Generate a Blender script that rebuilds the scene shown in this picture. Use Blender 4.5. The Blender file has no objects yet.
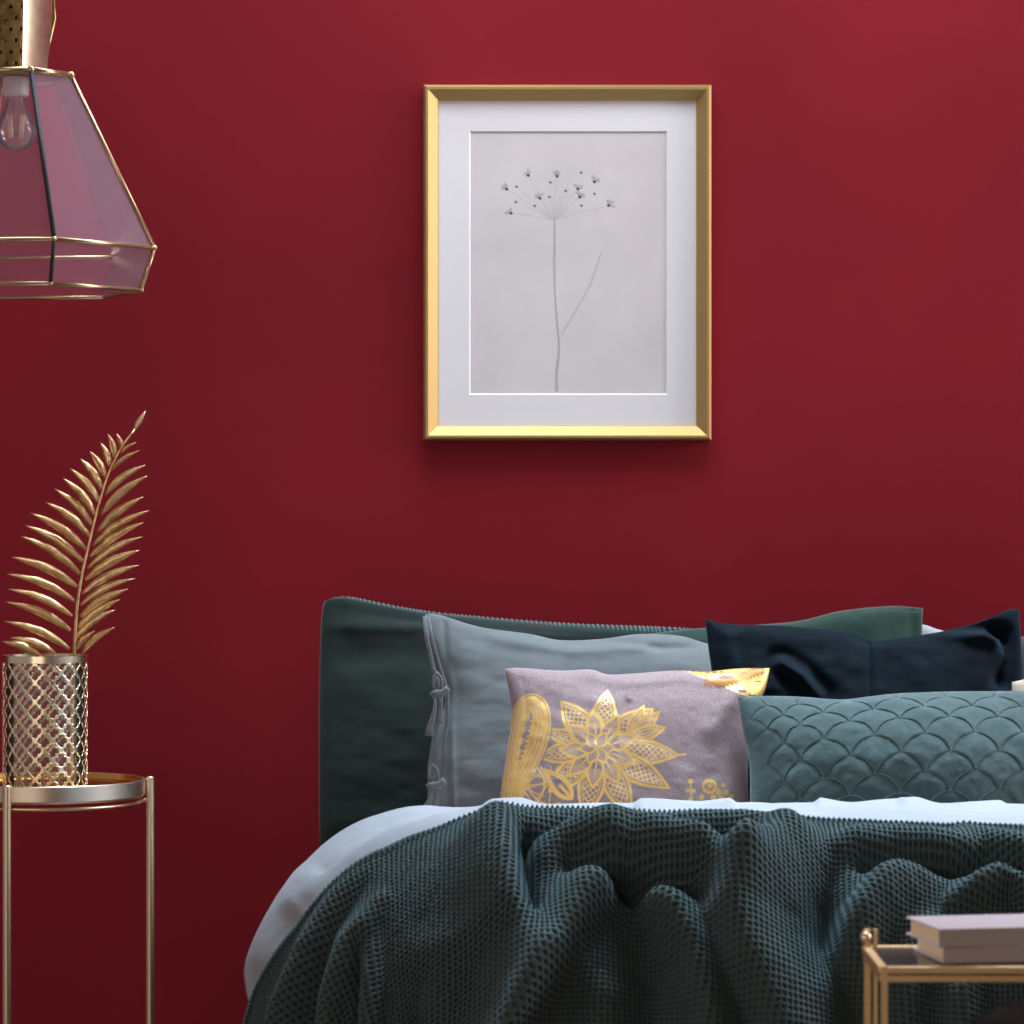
import bpy, math, random
import numpy as np
from mathutils import Vector
random.seed(7); rng = np.random.RandomState(7)
S = bpy.context.scene
COL = S.collection
F = 3500.0; CAMZ = 1.05; WALL = 6.10          # focal length in pixels, eye height, eye-to-wall distance
PI = math.pi
def at(px, py, d):
    """measured point: photo pixel + distance from the eye -> metres (wall is y=0)"""
    return np.array([(px-512)*d/F, d-WALL, CAMZ-(py-512)*d/F])
def sm(e0, e1, x):
    t = np.clip((x-e0)/(e1-e0), 0, 1); return t*t*(3-2*t)

# ------------------------------------------------------------------ materials
def mat(name, col, rough=0.6, metal=0.0, sheen=0.0, bump=None, var=None, **kw):
    m = bpy.data.materials.new(name); m.use_nodes = True
    nt = m.node_tree; b = nt.nodes['Principled BSDF']
    b.inputs['Base Color'].default_value = (*col, 1); b.inputs['Roughness'].default_value = rough
    b.inputs['Metallic'].default_value = metal
    b.inputs['Sheen Weight'].default_value = sheen
    for k, v in kw.items(): b.inputs[k.replace('_', ' ')].default_value = v
    tc = nt.nodes.new('ShaderNodeTexCoord')
    src = tc.outputs['Object']
    if var:      # (scale, amount, detail)
        n = nt.nodes.new('ShaderNodeTexNoise'); n.inputs['Scale'].default_value = var[0]; n.inputs['Detail'].default_value = var[2]
        nt.links.new(src, n.inputs['Vector'])
        r = nt.nodes.new('ShaderNodeMapRange'); r.inputs['From Min'].default_value = .3; r.inputs['From Max'].default_value = .7
        r.inputs['To Min'].default_value = 1-var[1]; r.inputs['To Max'].default_value = 1+var[1]
        nt.links.new(n.outputs['Fac'], r.inputs['Value'])
        h = nt.nodes.new('ShaderNodeVectorMath'); h.operation = 'SCALE'; h.inputs[0].default_value = col
        nt.links.new(r.outputs['Result'], h.inputs['Scale']); nt.links.new(h.outputs['Vector'], b.inputs['Base Color'])
    if bump:     # (scale, strength, distance, stretch vector)
        mp = nt.nodes.new('ShaderNodeMapping'); mp.inputs['Scale'].default_value = bump[3] if len(bump) > 3 else (1, 1, 1)
        nt.links.new(src, mp.inputs['Vector'])
        n = nt.nodes.new('ShaderNodeTexNoise'); n.inputs['Scale'].default_value = bump[0]; n.inputs['Detail'].default_value = 3
        nt.links.new(mp.outputs['Vector'], n.inputs['Vector'])
        bp = nt.nodes.new('ShaderNodeBump'); bp.inputs['Strength'].default_value = bump[1]; bp.inputs['Distance'].default_value = bump[2]
        nt.links.new(n.outputs['Fac'], bp.inputs['Height']); nt.links.new(bp.outputs['Normal'], b.inputs['Normal'])
    return m
def attr_mix(m, attr, col, rough=None, metal=None):
    """mix a second colour (and roughness / metal) into material m where mesh attribute attr is 1"""
    nt = m.node_tree; b = nt.nodes['Principled BSDF']
    a = nt.nodes.new('ShaderNodeAttribute'); a.attribute_name = attr
    mx = nt.nodes.new('ShaderNodeMix'); mx.data_type = 'RGBA'
    inp = b.inputs['Base Color']
    if inp.is_linked: nt.links.new(inp.links[0].from_socket, mx.inputs[6])
    else: mx.inputs[6].default_value = inp.default_value
    mx.inputs[7].default_value = (*col, 1)
    nt.links.new(a.outputs['Fac'], mx.inputs[0]); nt.links.new(mx.outputs[2], inp)
    for nm, v in (('Roughness', rough), ('Metallic', metal)):
        if v is None: continue
        q = nt.nodes.new('ShaderNodeMix'); q.data_type = 'FLOAT'
        inp = b.inputs[nm]
        if inp.is_linked: nt.links.new(inp.links[0].from_socket, q.inputs[2])
        else: q.inputs[2].default_value = inp.default_value
        q.inputs[3].default_value = v
        nt.links.new(a.outputs['Fac'], q.inputs[0]); nt.links.new(q.outputs[0], inp)
    return m
M = {}
M['wall'] = mat('red_paint', (.232, .0112, .0200), .6, var=(1.9, .11, 5), bump=(260, .10, .0006), Specular_IOR_Level=.12)
M['white'] = mat('white_paint', (.52, .50, .48), .8)
M['wood'] = mat('oak_floor', (.20, .12, .07), .45, var=(6, .25, 5))
M['gold_frame'] = mat('brushed_gold', (.52, .345, .135), .52, .85, bump=(120, .12, .0004, (1, 1, 1)))
M['brass'] = mat('brass', (.90, .64, .34), .48, .85)
M['tray'] = mat('tray_gold', (.80, .68, .56), .32, 1.0)
M['trayin'] = mat('tray_inner_gold', (.80, .46, .14), .25, 1.0)
M['rose'] = mat('rose_gold', (.88, .68, .46), .32, 1.0)
M['lattice'] = mat('champagne_metal', (1.0, .88, .64), .22, 1.0)
M['oldbrass'] = mat('aged_brass', (.36, .23, .09), .30, 1.0, var=(60, .5, 4))
M['crown'] = mat('polished_crown_brass', (.52, .42, .30), .30, 1.0, var=(25, .3, 3))
M['palm'] = mat('gold_leaf_foil', (1.0, .66, .33), .36, .8, bump=(90, .5, .002), var=(70, .3, 3))
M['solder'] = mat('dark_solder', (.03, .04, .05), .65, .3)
M['caming'] = mat('lamp_brass', (.62, .45, .25), .30, 1.0)
M['porcelain'] = mat('lamp_socket', (.72, .72, .66), .35)
M['mat'] = mat('passepartout', (.82, .78, .80), .8)
M['matcore'] = mat('passepartout_core', (.92, .91, .93), .7)
M['paper'] = attr_mix(mat('drawing_paper', (.70, .64, .635), .85, var=(9, .05, 6)), 'ink', (.05, .045, .06))
M['green'] = mat('dark_green_linen', (.016, .027, .024), .85, sheen=.25, bump=(700, .25, .0006, (1, 1, .4)), var=(40, .10, 6))
M['green2'] = mat('bottle_green_linen', (.024, .050, .038), .85, sheen=.2, bump=(700, .25, .0006), var=(40, .12, 6))
M['stitch'] = mat('teal_stitching', (.09, .17, .18), .85, sheen=.2)
M['bluegrey'] = mat('blue_grey_linen', (.155, .168, .178), .85, sheen=.15, bump=(600, .3, .0007, (1, 1, .3)), var=(50, .06, 6))
M['navy'] = mat('navy_velvet', (.003, .006, .010), .8, sheen=.12, bump=(160, .3, .001), var=(30, .3, 5))
M['navy'].node_tree.nodes['Principled BSDF'].inputs['Sheen Tint'].default_value = (.25, .5, .7, 1)
M['velvet'] = attr_mix(mat('teal_velvet', (.050, .073, .072), .75, sheen=.40, bump=(200, .3, .0008), var=(60, .14, 5)), 'thread', (.30, .38, .36))
M['velvet'].node_tree.nodes['Principled BSDF'].inputs['Sheen Tint'].default_value = (.6, .8, .9, 1)
mv = mat('mauve_linen', (.29, .205, .215), .85, sheen=.1, bump=(900, .4, .0006), var=(520, .28, 2))
M['mauve'] = attr_mix(attr_mix(mv, 'gold', (.90, .55, .17), .40, .55), 'bronze', (.20, .07, .02), .45, .6)
M['duvet'] = mat('pale_blue_cotton', (.32, .335, .375), .85, sheen=.1, bump=(30, .25, .006), var=(12, .04, 4))
M['lightgrey'] = mat('light_grey_cotton', (.42, .47, .50), .85)
M['plum'] = mat('plum_grey_cotton', (.10, .07, .10), .85)
M['beige'] = mat('beige_cotton', (.55, .42, .35), .85)
M['mattress'] = mat('mattress_cloth', (.55, .55, .55), .9)
M['throw'] = mat('dark_teal_cotton_knit', (.062, .088, .088), .85, sheen=.22, var=(300, .15, 2))
M['throw'].node_tree.nodes['Principled BSDF'].inputs['Sheen Tint'].default_value = (.5, .8, 1, 1)
M['cover'] = mat('pale_book_cover', (.80, .70, .76), .5)
M['spine'] = mat('taupe_book_spine', (.46, .39, .39), .6)
M['pages'] = mat('book_pages', (1.0, .80, .56), .8, bump=(1, .5, .0008, (2, 2, 1500)))
M['fur'] = mat('dark_brown_fur', (.014, .008, .008), .8, sheen=.0, var=(60, .4, 5), bump=(200, .8, .003))
M['darkwood'] = mat('dark_wood', (.03, .02, .015), .5)
M['fil'] = mat('filament_phosphor', (.98, .74, .40), .5)
for k_ in ('green','green2','stitch','bluegrey','navy','velvet','mauve','duvet','lightgrey','plum','beige','throw','fur','paper','mat','mattress'):
    M[k_].node_tree.nodes['Principled BSDF'].inputs['Specular IOR Level'].default_value = .08 if k_ != 'mauve' else .3
def glass_mat(name, tint, veil, veilcol, rough=.03, spec=.12, ior=1.5):
    """clear sheet glass: mostly transmitting, a fresnel reflection and painted reflection haze as a diffuse film"""
    m = bpy.data.materials.new(name); m.use_nodes = True; nt = m.node_tree; nt.nodes.clear()
    o = nt.nodes.new('ShaderNodeOutputMaterial')
    t = nt.nodes.new('ShaderNodeBsdfTransparent'); t.inputs['Color'].default_value = (*tint, 1)
    g = nt.nodes.new('ShaderNodeBsdfGlossy'); g.inputs['Roughness'].default_value = rough
    d = nt.nodes.new('ShaderNodeBsdfDiffuse'); d.inputs['Color'].default_value = (*veilcol, 1)
    a = nt.nodes.new('ShaderNodeMixShader'); a.inputs[0].default_value = veil
    nt.links.new(t.outputs[0], a.inputs[1]); nt.links.new(d.outputs[0], a.inputs[2])
    fr = nt.nodes.new('ShaderNodeFresnel'); fr.inputs['IOR'].default_value = ior
    mu = nt.nodes.new('ShaderNodeMath'); mu.operation = 'ADD'; mu.inputs[1].default_value = spec
    nt.links.new(fr.outputs[0], mu.inputs[0])
    b = nt.nodes.new('ShaderNodeMixShader'); nt.links.new(mu.outputs[0], b.inputs[0])
    nt.links.new(a.outputs[0], b.inputs[1]); nt.links.new(g.outputs[0], b.inputs[2]); nt.links.new(b.outputs[0], o.inputs[0])
    return m
M['lampglass'] = glass_mat('lamp_glass', (1, .98, 1), .085, (.80, .48, .62), .30, .002, 1.08)  # pinkish diffuse part stands in for reflections on the panes
M['bulbglass'] = glass_mat('bulb_glass', (1, 1, 1), .12, (.95, .95, .95), .08, .03, 1.35)  # white diffuse part stands in for whitish reflections on the bulb
M['vaseglass'] = glass_mat('vase_glass', (1, 1, 1), .03, (.9, .9, .9), .10, .01, 1.25)

# ------------------------------------------------------------------ mesh helpers
class MB:
    def __init__(s): s.v = []; s.f = []
    def add(s, V, Fc):
        k = len(s.v); s.v += [tuple(map(float, p)) for p in V]; s.f += [tuple(i+k for i in q) for q in Fc]; return s
    def box(s, a, b):
        (x0, y0, z0), (x1, y1, z1) = a, b
        return s.add([(x0,y0,z0),(x1,y0,z0),(x1,y1,z0),(x0,y1,z0),(x0,y0,z1),(x1,y0,z1),(x1,y1,z1),(x0,y1,z1)],
                     [(0,3,2,1),(4,5,6,7),(0,1,5,4),(1,2,6,5),(2,3,7,6),(3,0,4,7)])
    def tube(s, pts, r, n=10, closed=False, flat=1.0, up0=None):
        P = [np.array(p, float) for p in pts]; m = len(P)
        R = r if hasattr(r, '__len__') else [r]*m
        V = []; up = None if up0 is None else np.array(up0, float)
        for i in range(m):
            a = P[(i-1) % m] if (closed or i > 0) else P[i]; b = P[(i+1) % m] if (closed or i < m-1) else P[i]
            t = b-a; t /= (np.linalg.norm(t)+1e-12)
            if up is None:
                up = np.array([0, 0, 1.]) if abs(t[2]) < .9 else np.array([0, 1., 0])
            u = up-np.dot(up, t)*t; u /= (np.linalg.norm(u)+1e-12); w = np.cross(t, u); up = u
            for k in range(n):
                an = 2*PI*(k+.5)/n; V.append(P[i]+R[i]*(math.cos(an)*u+math.sin(an)*w*flat))
        Fc = []
        for i in range(m if closed else m-1):
            j = (i+1) % m
            for k in range(n):
                l = (k+1) % n; Fc.append((i*n+k, i*n+l, j*n+l, j*n+k))
        if not closed:
            Fc.append(tuple(range(n))[::-1]); Fc.append(tuple((m-1)*n+k for k in range(n)))
        return s.add(V, Fc)
    def lathe(s, prof, c, n=64, cap=True):
        V = []
        for (r, z) in prof:
            for k in range(n):
                a = 2*PI*k/n; V.append((c[0]+r*math.cos(a), c[1]+r*math.sin(a), c[2]+z))
        Fc = []
        for i in range(len(prof)-1):
            for k in range(n):
                l = (k+1) % n; Fc.append((i*n+k, i*n+l, (i+1)*n+l, (i+1)*n+k))
        if cap:
            Fc.append(tuple(range(n))[::-1]); Fc.append(tuple((len(prof)-1)*n+k for k in range(n)))
        return s.add(V, Fc)
    def sphere(s, c, r, n=12, sc=(1, 1, 1)):
        prof = [(math.sin(PI*i/n), -math.cos(PI*i/n)) for i in range(1, n)]
        V = []; m = 2*n
        for (q, z) in prof:
            for k in range(m):
                a = 2*PI*k/m; V.append((c[0]+r*q*math.cos(a)*sc[0], c[1]+r*q*math.sin(a)*sc[1], c[2]+r*z*sc[2]))
        Fc = []
        for i in range(len(prof)-1):
            for k in range(m): Fc.append((i*m+k, i*m+(k+1) % m, (i+1)*m+(k+1) % m, (i+1)*m+k))
        Fc.append(tuple(range(m))[::-1]); Fc.append(tuple((len(prof)-1)*m+k for k in range(m)))
        return s.add(V, Fc)
def origin(o):
    v = Vector((0, 0, 0))
    while o is not None: v = v+Vector(o.location); o = o.parent
    return np.array(v)
def obj(name, mb, material, parent=None, smooth=False, loc=None, bevel=0):
    """one mesh object from world-space geometry; loc = its own origin when it is top-level"""
    me = bpy.data.meshes.new(name); o = bpy.data.objects.new(name, me); COL.objects.link(o)
    base = origin(parent) if parent else np.array(loc if loc is not None else (0, 0, 0), float)
    if parent: o.parent = parent
    else: o.location = tuple(base)
    V = np.array(mb.v)-base
    me.from_pydata(V.tolist(), [], mb.f); me.materials.append(material)
    if smooth:
        me.polygons.foreach_set('use_smooth', [True]*len(me.polygons))
        if smooth == 'auto': me.set_sharp_from_angle(angle=math.radians(35))
    if bevel:
        b = o.modifiers.new('bevel', 'BEVEL'); b.width = bevel; b.segments = 2; b.limit_method = 'ANGLE'
    me.update(); return o
def grid_obj(name, G, material, parent=None, attrs=None, loc=None, closed_back=None, wrap=False):
    """fast grid mesh. G: (n, m, 3) world positions; closed_back: a second grid sharing the border (a pillow)"""
    n, m = G.shape[:2]
    idx = np.arange(n*m).reshape(n, m)
    def quads(I): return np.stack([I[:-1, :-1], I[:-1, 1:], I[1:, 1:], I[1:, :-1]], -1).reshape(-1, 4)
    V = G.reshape(-1, 3); Q = quads(idx)
    if closed_back is not None:
        I2 = idx.copy(); inner = np.arange((n-2)*(m-2)).reshape(n-2, m-2)+n*m; I2[1:-1, 1:-1] = inner
        V = np.concatenate([V, closed_back[1:-1, 1:-1].reshape(-1, 3)]); Q = np.concatenate([Q, quads(I2)[:, ::-1]])
    base = origin(parent) if parent else np.array(loc if loc is not None else (0, 0, 0), float)
    V = V-base
    me = bpy.data.meshes.new(name); me.vertices.add(len(V)); me.vertices.foreach_set('co', V.astype(np.float32).ravel())
    me.loops.add(Q.size); me.loops.foreach_set('vertex_index', Q.astype(np.int32).ravel())
    me.polygons.add(len(Q)); me.polygons.foreach_set('loop_start', np.arange(0, Q.size, 4, dtype=np.int32))
    me.polygons.foreach_set('use_smooth', np.ones(len(Q), bool))
    me.update(calc_edges=True); me.validate()
    for k, a in (attrs or {}).items():
        at_ = me.attributes.new(k, 'FLOAT', 'POINT'); d = np.zeros(len(V), np.float32); d[:n*m] = a.ravel(); at_.data.foreach_set('value', d)
    me.materials.append(material)
    o = bpy.data.objects.new(name, me); COL.objects.link(o)
    if parent: o.parent = parent
    else: o.location = tuple(base)
    return o
def tag(o, label=None, cat=None, group=None, kind=None):
    for k, v in (('label', label), ('category', cat), ('group', group), ('kind', kind)):
        if v: o[k] = v
    return o
def thing(name, label, cat, loc, group=None):
    o = bpy.data.objects.new(name, None); o.location = tuple(map(float, loc)); o.empty_display_size = .05; COL.objects.link(o)
    return tag(o, label, cat, group)
def polydist(X, Y, pts, perp=False):
    """distance of points to a polyline, plus signed side, plus interpolated extra columns"""
    P = np.array(pts, float); best = np.full(X.shape, 1e9); side = np.zeros(X.shape); ex = [np.zeros(X.shape) for _ in range(P.shape[1]-2)]
    for i in range(len(P)-1):
        ax, ay = P[i, :2]; bx, by = P[i+1, :2]; dx, dy = bx-ax, by-ay; L = dx*dx+dy*dy+1e-9
        t = np.clip(((X-ax)*dx+(Y-ay)*dy)/L, 0, 1)
        d = np.hypot(X-ax-t*dx, Y-ay-t*dy); k = d < best
        best = np.where(k, d, best); side = np.where(k, ((X-ax)*dy-(Y-ay)*dx)/math.sqrt(L) if perp else np.sign((X-ax)*dy-(Y-ay)*dx), side)
        for j in range(len(ex)): ex[j] = np.where(k, P[i, 2+j]*(1-t)+P[i+1, 2+j]*t, ex[j])
    return best, side, ex
def fbm(X, Y, scale, seed, oct=4):
    """smooth value noise (numpy)"""
    out = np.zeros_like(X); amp = 1.; r = np.random.RandomState(seed); tot = 0
    for o in range(oct):
        T = r.rand(64, 64); x = X/scale*(2**o)+17.3*o; y = Y/scale*(2**o)+9.1*o
        xi = np.floor(x).astype(int); yi = np.floor(y).astype(int); fx = x-xi; fy = y-yi
        fx = fx*fx*(3-2*fx); fy = fy*fy*(3-2*fy)
        a = T[xi % 64, yi % 64]; b = T[(xi+1) % 64, yi % 64]; c = T[xi % 64, (yi+1) % 64]; d = T[(xi+1) % 64, (yi+1) % 64]
        out += amp*((a*(1-fx)+b*fx)*(1-fy)+(c*(1-fx)+d*fx)*fy); tot += amp; amp *= .5
    return out/tot-.5
def normals(G):
    gu = np.gradient(G, axis=0); gv = np.gradient(G, axis=1); N = np.cross(gu, gv)
    return N/(np.linalg.norm(N, axis=-1, keepdims=True)+1e-12)

# ------------------------------------------------------------------ the room
def struct(name, mb, m, **k): return tag(obj(name, mb, m, **k), kind='structure')
X0, X1, Y0, H = -2.6, 3.9, -7.8, 2.9
struct('wall_back', MB().box((X0-.15, 0, 0), (X1+.15, .15, H)), M['wall'])
LY0, LY1, LZ0, LZ1 = -5.3, -3.9, .55, 1.95      # made-up low window in the left wall, put in for fill light
mb = MB(); mb.box((X0-.15, Y0, 0), (X0, LY0, H)); mb.box((X0-.15, LY1, 0), (X0, 0, H)); mb.box((X0-.15, LY0, 0), (X0, LY1, LZ0)); mb.box((X0-.15, LY0, LZ1), (X0, LY1, H))
struct('wall_left', mb, M['white'])
struct('wall_front', MB().box((X0-.15, Y0-.15, 0), (X1+.15, Y0, H)), M['white'])
struct('floor', MB().box((X0-.15, Y0-.15, -.1), (X1+.15, .15, 0)), M['wood'])
SX0, SX1, SY0, SY1 = -1.0, 1.8, -1.15, -.45     # roof window above the bed
mb = MB(); mb.box((X0-.15, Y0-.15, H), (X1+.15, SY0, H+.1)); mb.box((X0-.15, SY1, H), (X1+.15, .15, H+.1)); mb.box((X0-.15, SY0, H), (SX0, SY1, H+.1)); mb.box((SX1, SY0, H), (X1+.15, SY1, H+.1))
struct('ceiling', mb, M['white'])
mb = MB()
for x in (SX0, SX1-.04): mb.box((x, SY0, H+.01), (x+.04, SY1, H+.06))
for y in (SY0, SY1-.04): mb.box((SX0, y, H+.01), (SX1, y+.04, H+.06))
w2 = struct('window_2', mb, M['white']); obj('pane', MB().box((SX0+.04, SY0+.04, H+.03), (SX1-.04, SY1-.04, H+.036)), M['bulbglass'], w2)
struct('baseboard_back', MB().box((X0, -.015, 0), (X1, 0, .09)), M['wall'])
WY0, WY1, WZ0, WZ1 = -1.95, -.15, 1.35, 2.85
mb = MB(); mb.box((X1, Y0, 0), (X1+.15, WY0, H)); mb.box((X1, WY1, 0), (X1+.15, 0, H)); mb.box((X1, WY0, 0), (X1+.15, WY1, WZ0)); mb.box((X1, WY0, WZ1), (X1+.15, WY1, H))
struct('wall_right', mb, M['white'])
wf = MB()
for z in (WZ0, WZ1-.05, (WZ0+WZ1)/2-.02): wf.box((X1+.05, WY0, z), (X1+.10, WY1, z+.05))
for y in (WY0, WY1-.05): wf.box((X1+.05, y, WZ0), (X1+.10, y+.05, WZ1))
w1 = struct('window_1', wf, M['white'])
obj('pane', MB().box((X1+.07, WY0+.05, WZ0+.05), (X1+.075, WY1-.05, WZ1-.05)), M['bulbglass'], w1)

mb = MB()
for z in (LZ0, LZ1-.05): mb.box((X0-.10, LY0, z), (X0-.05, LY1, z+.05))
for y in (LY0, (LY0+LY1)/2-.02, LY1-.05): mb.box((X0-.10, y, LZ0), (X0-.05, y+.05, LZ1))
w3 = struct('fill_window', mb, M['white']); obj('pane', MB().box((X0-.08, LY0+.05, LZ0+.05), (X0-.075, LY1-.05, LZ1-.05)), M['bulbglass'], w3)  # unseen window, added to go with the left fill lamp

# ------------------------------------------------------------------ cushions
def curve(pts, n):
    """smooth (Catmull-Rom) curve through pixel points, n samples, by normalised chord length"""
    P = np.array(pts, float)
    if len(P) == 2: return P[0]+(P[1]-P[0])*np.linspace(0, 1, n)[:, None]
    L = np.r_[0, np.cumsum(np.hypot(*np.diff(P, axis=0).T))]; L /= L[-1]
    E = np.vstack([2*P[0]-P[1], P, 2*P[-1]-P[-2]]); out = []
    for s in np.linspace(0, 1, n):
        i = min(np.searchsorted(L, s, side='right')-1, len(P)-2); t = (s-L[i])/(L[i+1]-L[i])
        a, b, c, d = E[i:i+4]
        out.append(.5*((2*b)+(c-a)*t+(2*a-5*b+4*c-d)*t*t+(3*b-a-3*c+d)*t**3))
    return np.array(out)
def cushion(name, material, top, right, bottom, left, d0, lean, T, nu, nv, disp=None, attrs=None, pw=.5, tilt=0, parent=None, back=.7):
    """top: left->right, bottom: left->right, left/right: top->bottom, all measured in the photo; built as a real stuffed cushion"""
    t, b = curve(top, nu), curve(bottom, nu); l, r = curve(left, nv), curve(right, nv)
    u = np.linspace(0, 1, nu)[None, :, None]; v = np.linspace(0, 1, nv)[:, None, None]
    C = (1-v)*t[None]+v*b[None]+(1-u)*l[:, None]+u*r[:, None]-((1-u)*(1-v)*t[0]+u*(1-v)*t[-1]+(1-u)*v*b[0]+u*v*b[-1])
    PX, PY = C[..., 0], C[..., 1]; dz = -(PY-512)/F; zb = CAMZ-(max(bottom[0][1], bottom[-1][1])-512)*d0/F
    xc = (top[0][0]+top[-1][0])/2
    D = (d0+lean*(CAMZ-zb)+tilt*(PX-xc))/(1-lean*dz)
    G = np.stack([(PX-512)*D/F, D-WALL, CAMZ-(PY-512)*D/F], -1)
    nrm = np.array([0, -1, lean]); nrm = nrm/np.linalg.norm(nrm)
    U, V = np.broadcast_arrays(u[..., 0], v[..., 0])
    th = T*((4*U*(1-U))**pw*(4*V*(1-V))**pw)
    dd = disp(U, V, PX, PY) if disp is not None else 0
    edge = np.minimum(1, 12*np.minimum(np.minimum(U, 1-U), np.minimum(V, 1-V)))
    Fr = G+nrm*(th+dd*edge)[..., None]; Bk = G-nrm*(th*back)[..., None]
    A = {k: f(U, V, PX, PY) for k, f in (attrs or {}).items()}
    return grid_obj(name, Fr, material, parent, A, loc=None if parent else None, closed_back=Bk)
def wr(scale, amp, seed, stretch=1.0):
    return lambda U, V, X, Y: amp*2*fbm(X*stretch, Y, scale, seed)
def ribbon(mb, pts, w, th=.0012):
    mb.tube(pts, w, n=8, flat=.3, up0=(1, 0, 0) if abs(pts[-1][2]-pts[0][2]) > abs(pts[-1][0]-pts[0][0]) else (0, 0, 1))

# dark green pillow on the left
root = thing('bed_pillow', 'tall dark green linen pillow with stitched edge leaning at the far left of the bed', 'pillow', at(540, 845, 5.88))
def dA(U, V, X, Y):
    return .010*fbm(X*.5, Y, 60, 3)*2+.006*np.exp(-((Y-628-.03*(X-320))/7)**2)-.008*np.exp(-((Y-650-.02*X)/16)**2)
topA = [(331, 598), (350, 597), (400, 607), (450, 614), (560, 623), (660, 627), (712, 630)]
pA = cushion('pillow_body', M['green'], topA, [(712, 630), (716, 700), (712, 840)], [(320, 845), (500, 856), (712, 850)],
     [(331, 598), (322, 612), (319, 700), (319, 800), (320, 845)], 5.88, .20, .068, 240, 150, dA, pw=.58, parent=root)
mb = MB(); cu = curve(topA, 86)
dl = lambda py: (5.88+.20*(CAMZ-(CAMZ-(850-512)*5.88/F)))/(1+.20*(py-512)/F)
for i in range(1, 85):
    a, b = cu[i]; d = dl(b)
    k = (4*(i/85)*(1-i/85))**.58
    mb.tube([at(a, b+.3, d-.003), at(a+.3, b+1.3, d-.012*k), at(a+1.0, b+3.5, d-.0195*k), at(a+1.5, b+7.5, d-.028*k)], .0022, 6)
obj('edge_stitching', mb, M['stitch'], root, smooth=True)

# green pillow on the right, behind the navy one
def dC(U, V, X, Y): return .012*fbm(X*.6, Y, 45, 11)*2-.012*np.exp(-((X-912)/5)**2)*sm(700, 620, Y)
tag(cushion('bed_pillow', M['green2'], [(600, 640), (690, 629), (790, 622), (840, 611), (890, 606), (923, 608)], [(923, 608), (922, 640), (918, 840)],
     [(600, 846), (760, 850), (918, 846)], [(600, 640), (596, 740), (600, 846)], 5.80, .12, .05, 160, 110, dC, pw=.4),
    'bottle green linen pillow whose square top corner rises behind the navy velvet cushion', 'pillow')
tag(cushion('bed_pillow', M['lightgrey'], [(915, 624), (926, 625), (945, 631), (1000, 640), (1130, 636)], [(1130, 636), (1134, 740), (1130, 850)],
     [(926, 850), (1130, 850)], [(915, 624), (922, 740), (926, 850)], 5.90, .1, .04, 80, 60, None, pw=.4),
    'light grey pillow with only its top edge showing right of the bottle green pillow', 'pillow')
tag(cushion('bed_pillow', M['plum'], [(1008, 637), (1060, 636), (1190, 640)], [(1190, 640), (1194, 740), (1190, 850)],
     [(1008, 850), (1190, 850)], [(1008, 637), (1006, 740), (1008, 850)], 5.66, .1, .04, 80, 60, None, pw=.4),
    'plum grey pillow cut by the right edge of the picture, behind the navy cushion', 'pillow')
tag(cushion('bed_pillow', M['beige'], [(1012, 682), (1060, 674), (1200, 676)], [(1200, 676), (1204, 740), (1200, 850)],
     [(1012, 850), (1200, 850)], [(1012, 682), (1010, 740), (1012, 850)], 5.52, .1, .04, 80, 60, None, pw=.4),
    'small beige pillow glimpsed at the right edge above the scalloped cushion', 'pillow')

# blue-grey pillow with tie bows
root = thing('tied_pillow', 'blue grey linen pillow with fabric tie bows down its left side', 'pillow', at(650, 840, 5.66))
def dB(U, V, X, Y):
    w = .011*fbm(X*.45, Y*1.0, 60, 21)*2+.0018*fbm(X*.4, Y, 18, 5)*2
    w += .007*np.exp(-((X-452-(Y-700)*.02)/2.5)**2)*sm(660, 700, Y)-.008*np.exp(-((X-446-(Y-700)*.02)/3)**2)
    d, _, _ = polydist(X, Y, [(500, 640), (580, 655), (640, 650)]); w += .006*np.exp(-(d/8)**2)
    d, _, _ = polydist(X, Y, [(600, 641), (660, 652), (705, 648)]); w -= .006*np.exp(-(d/5)**2)
    return w
cushion('pillow_body', M['bluegrey'], [(425, 614), (440, 615), (480, 627), (530, 634), (560, 640), (600, 639), (640, 634), (680, 636), (712, 645), (780, 660), (880, 668)],
     [(880, 668), (884, 740), (880, 850)], [(432, 846), (640, 850), (880, 850)],
     [(425, 614), (428, 640), (438, 670), (445, 700), (436, 740), (430, 780), (432, 846)], 5.66, .24, .075, 260, 150, dB, pw=.5, parent=root)
dT = 5.60
mb = MB()   # the open flap edge: a doubled hem
ribbon(mb, [at(x, y, 5.68) for x, y in ((425, 616), (427, 640), (433, 668), (441, 692), (440, 715), (434, 740), (430, 765), (430, 800), (431, 830))], .0042)
ribbon(mb, [at(x, y, 5.665) for x, y in ((428, 617), (432, 640), (440, 668), (447, 690), (448, 715), (444, 745), (443, 780), (443, 830))], .0034)
obj('hem', mb, M['bluegrey'], root, smooth=True)
def P(d, *q): return [at(x, y, d) for x, y in q]
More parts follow.
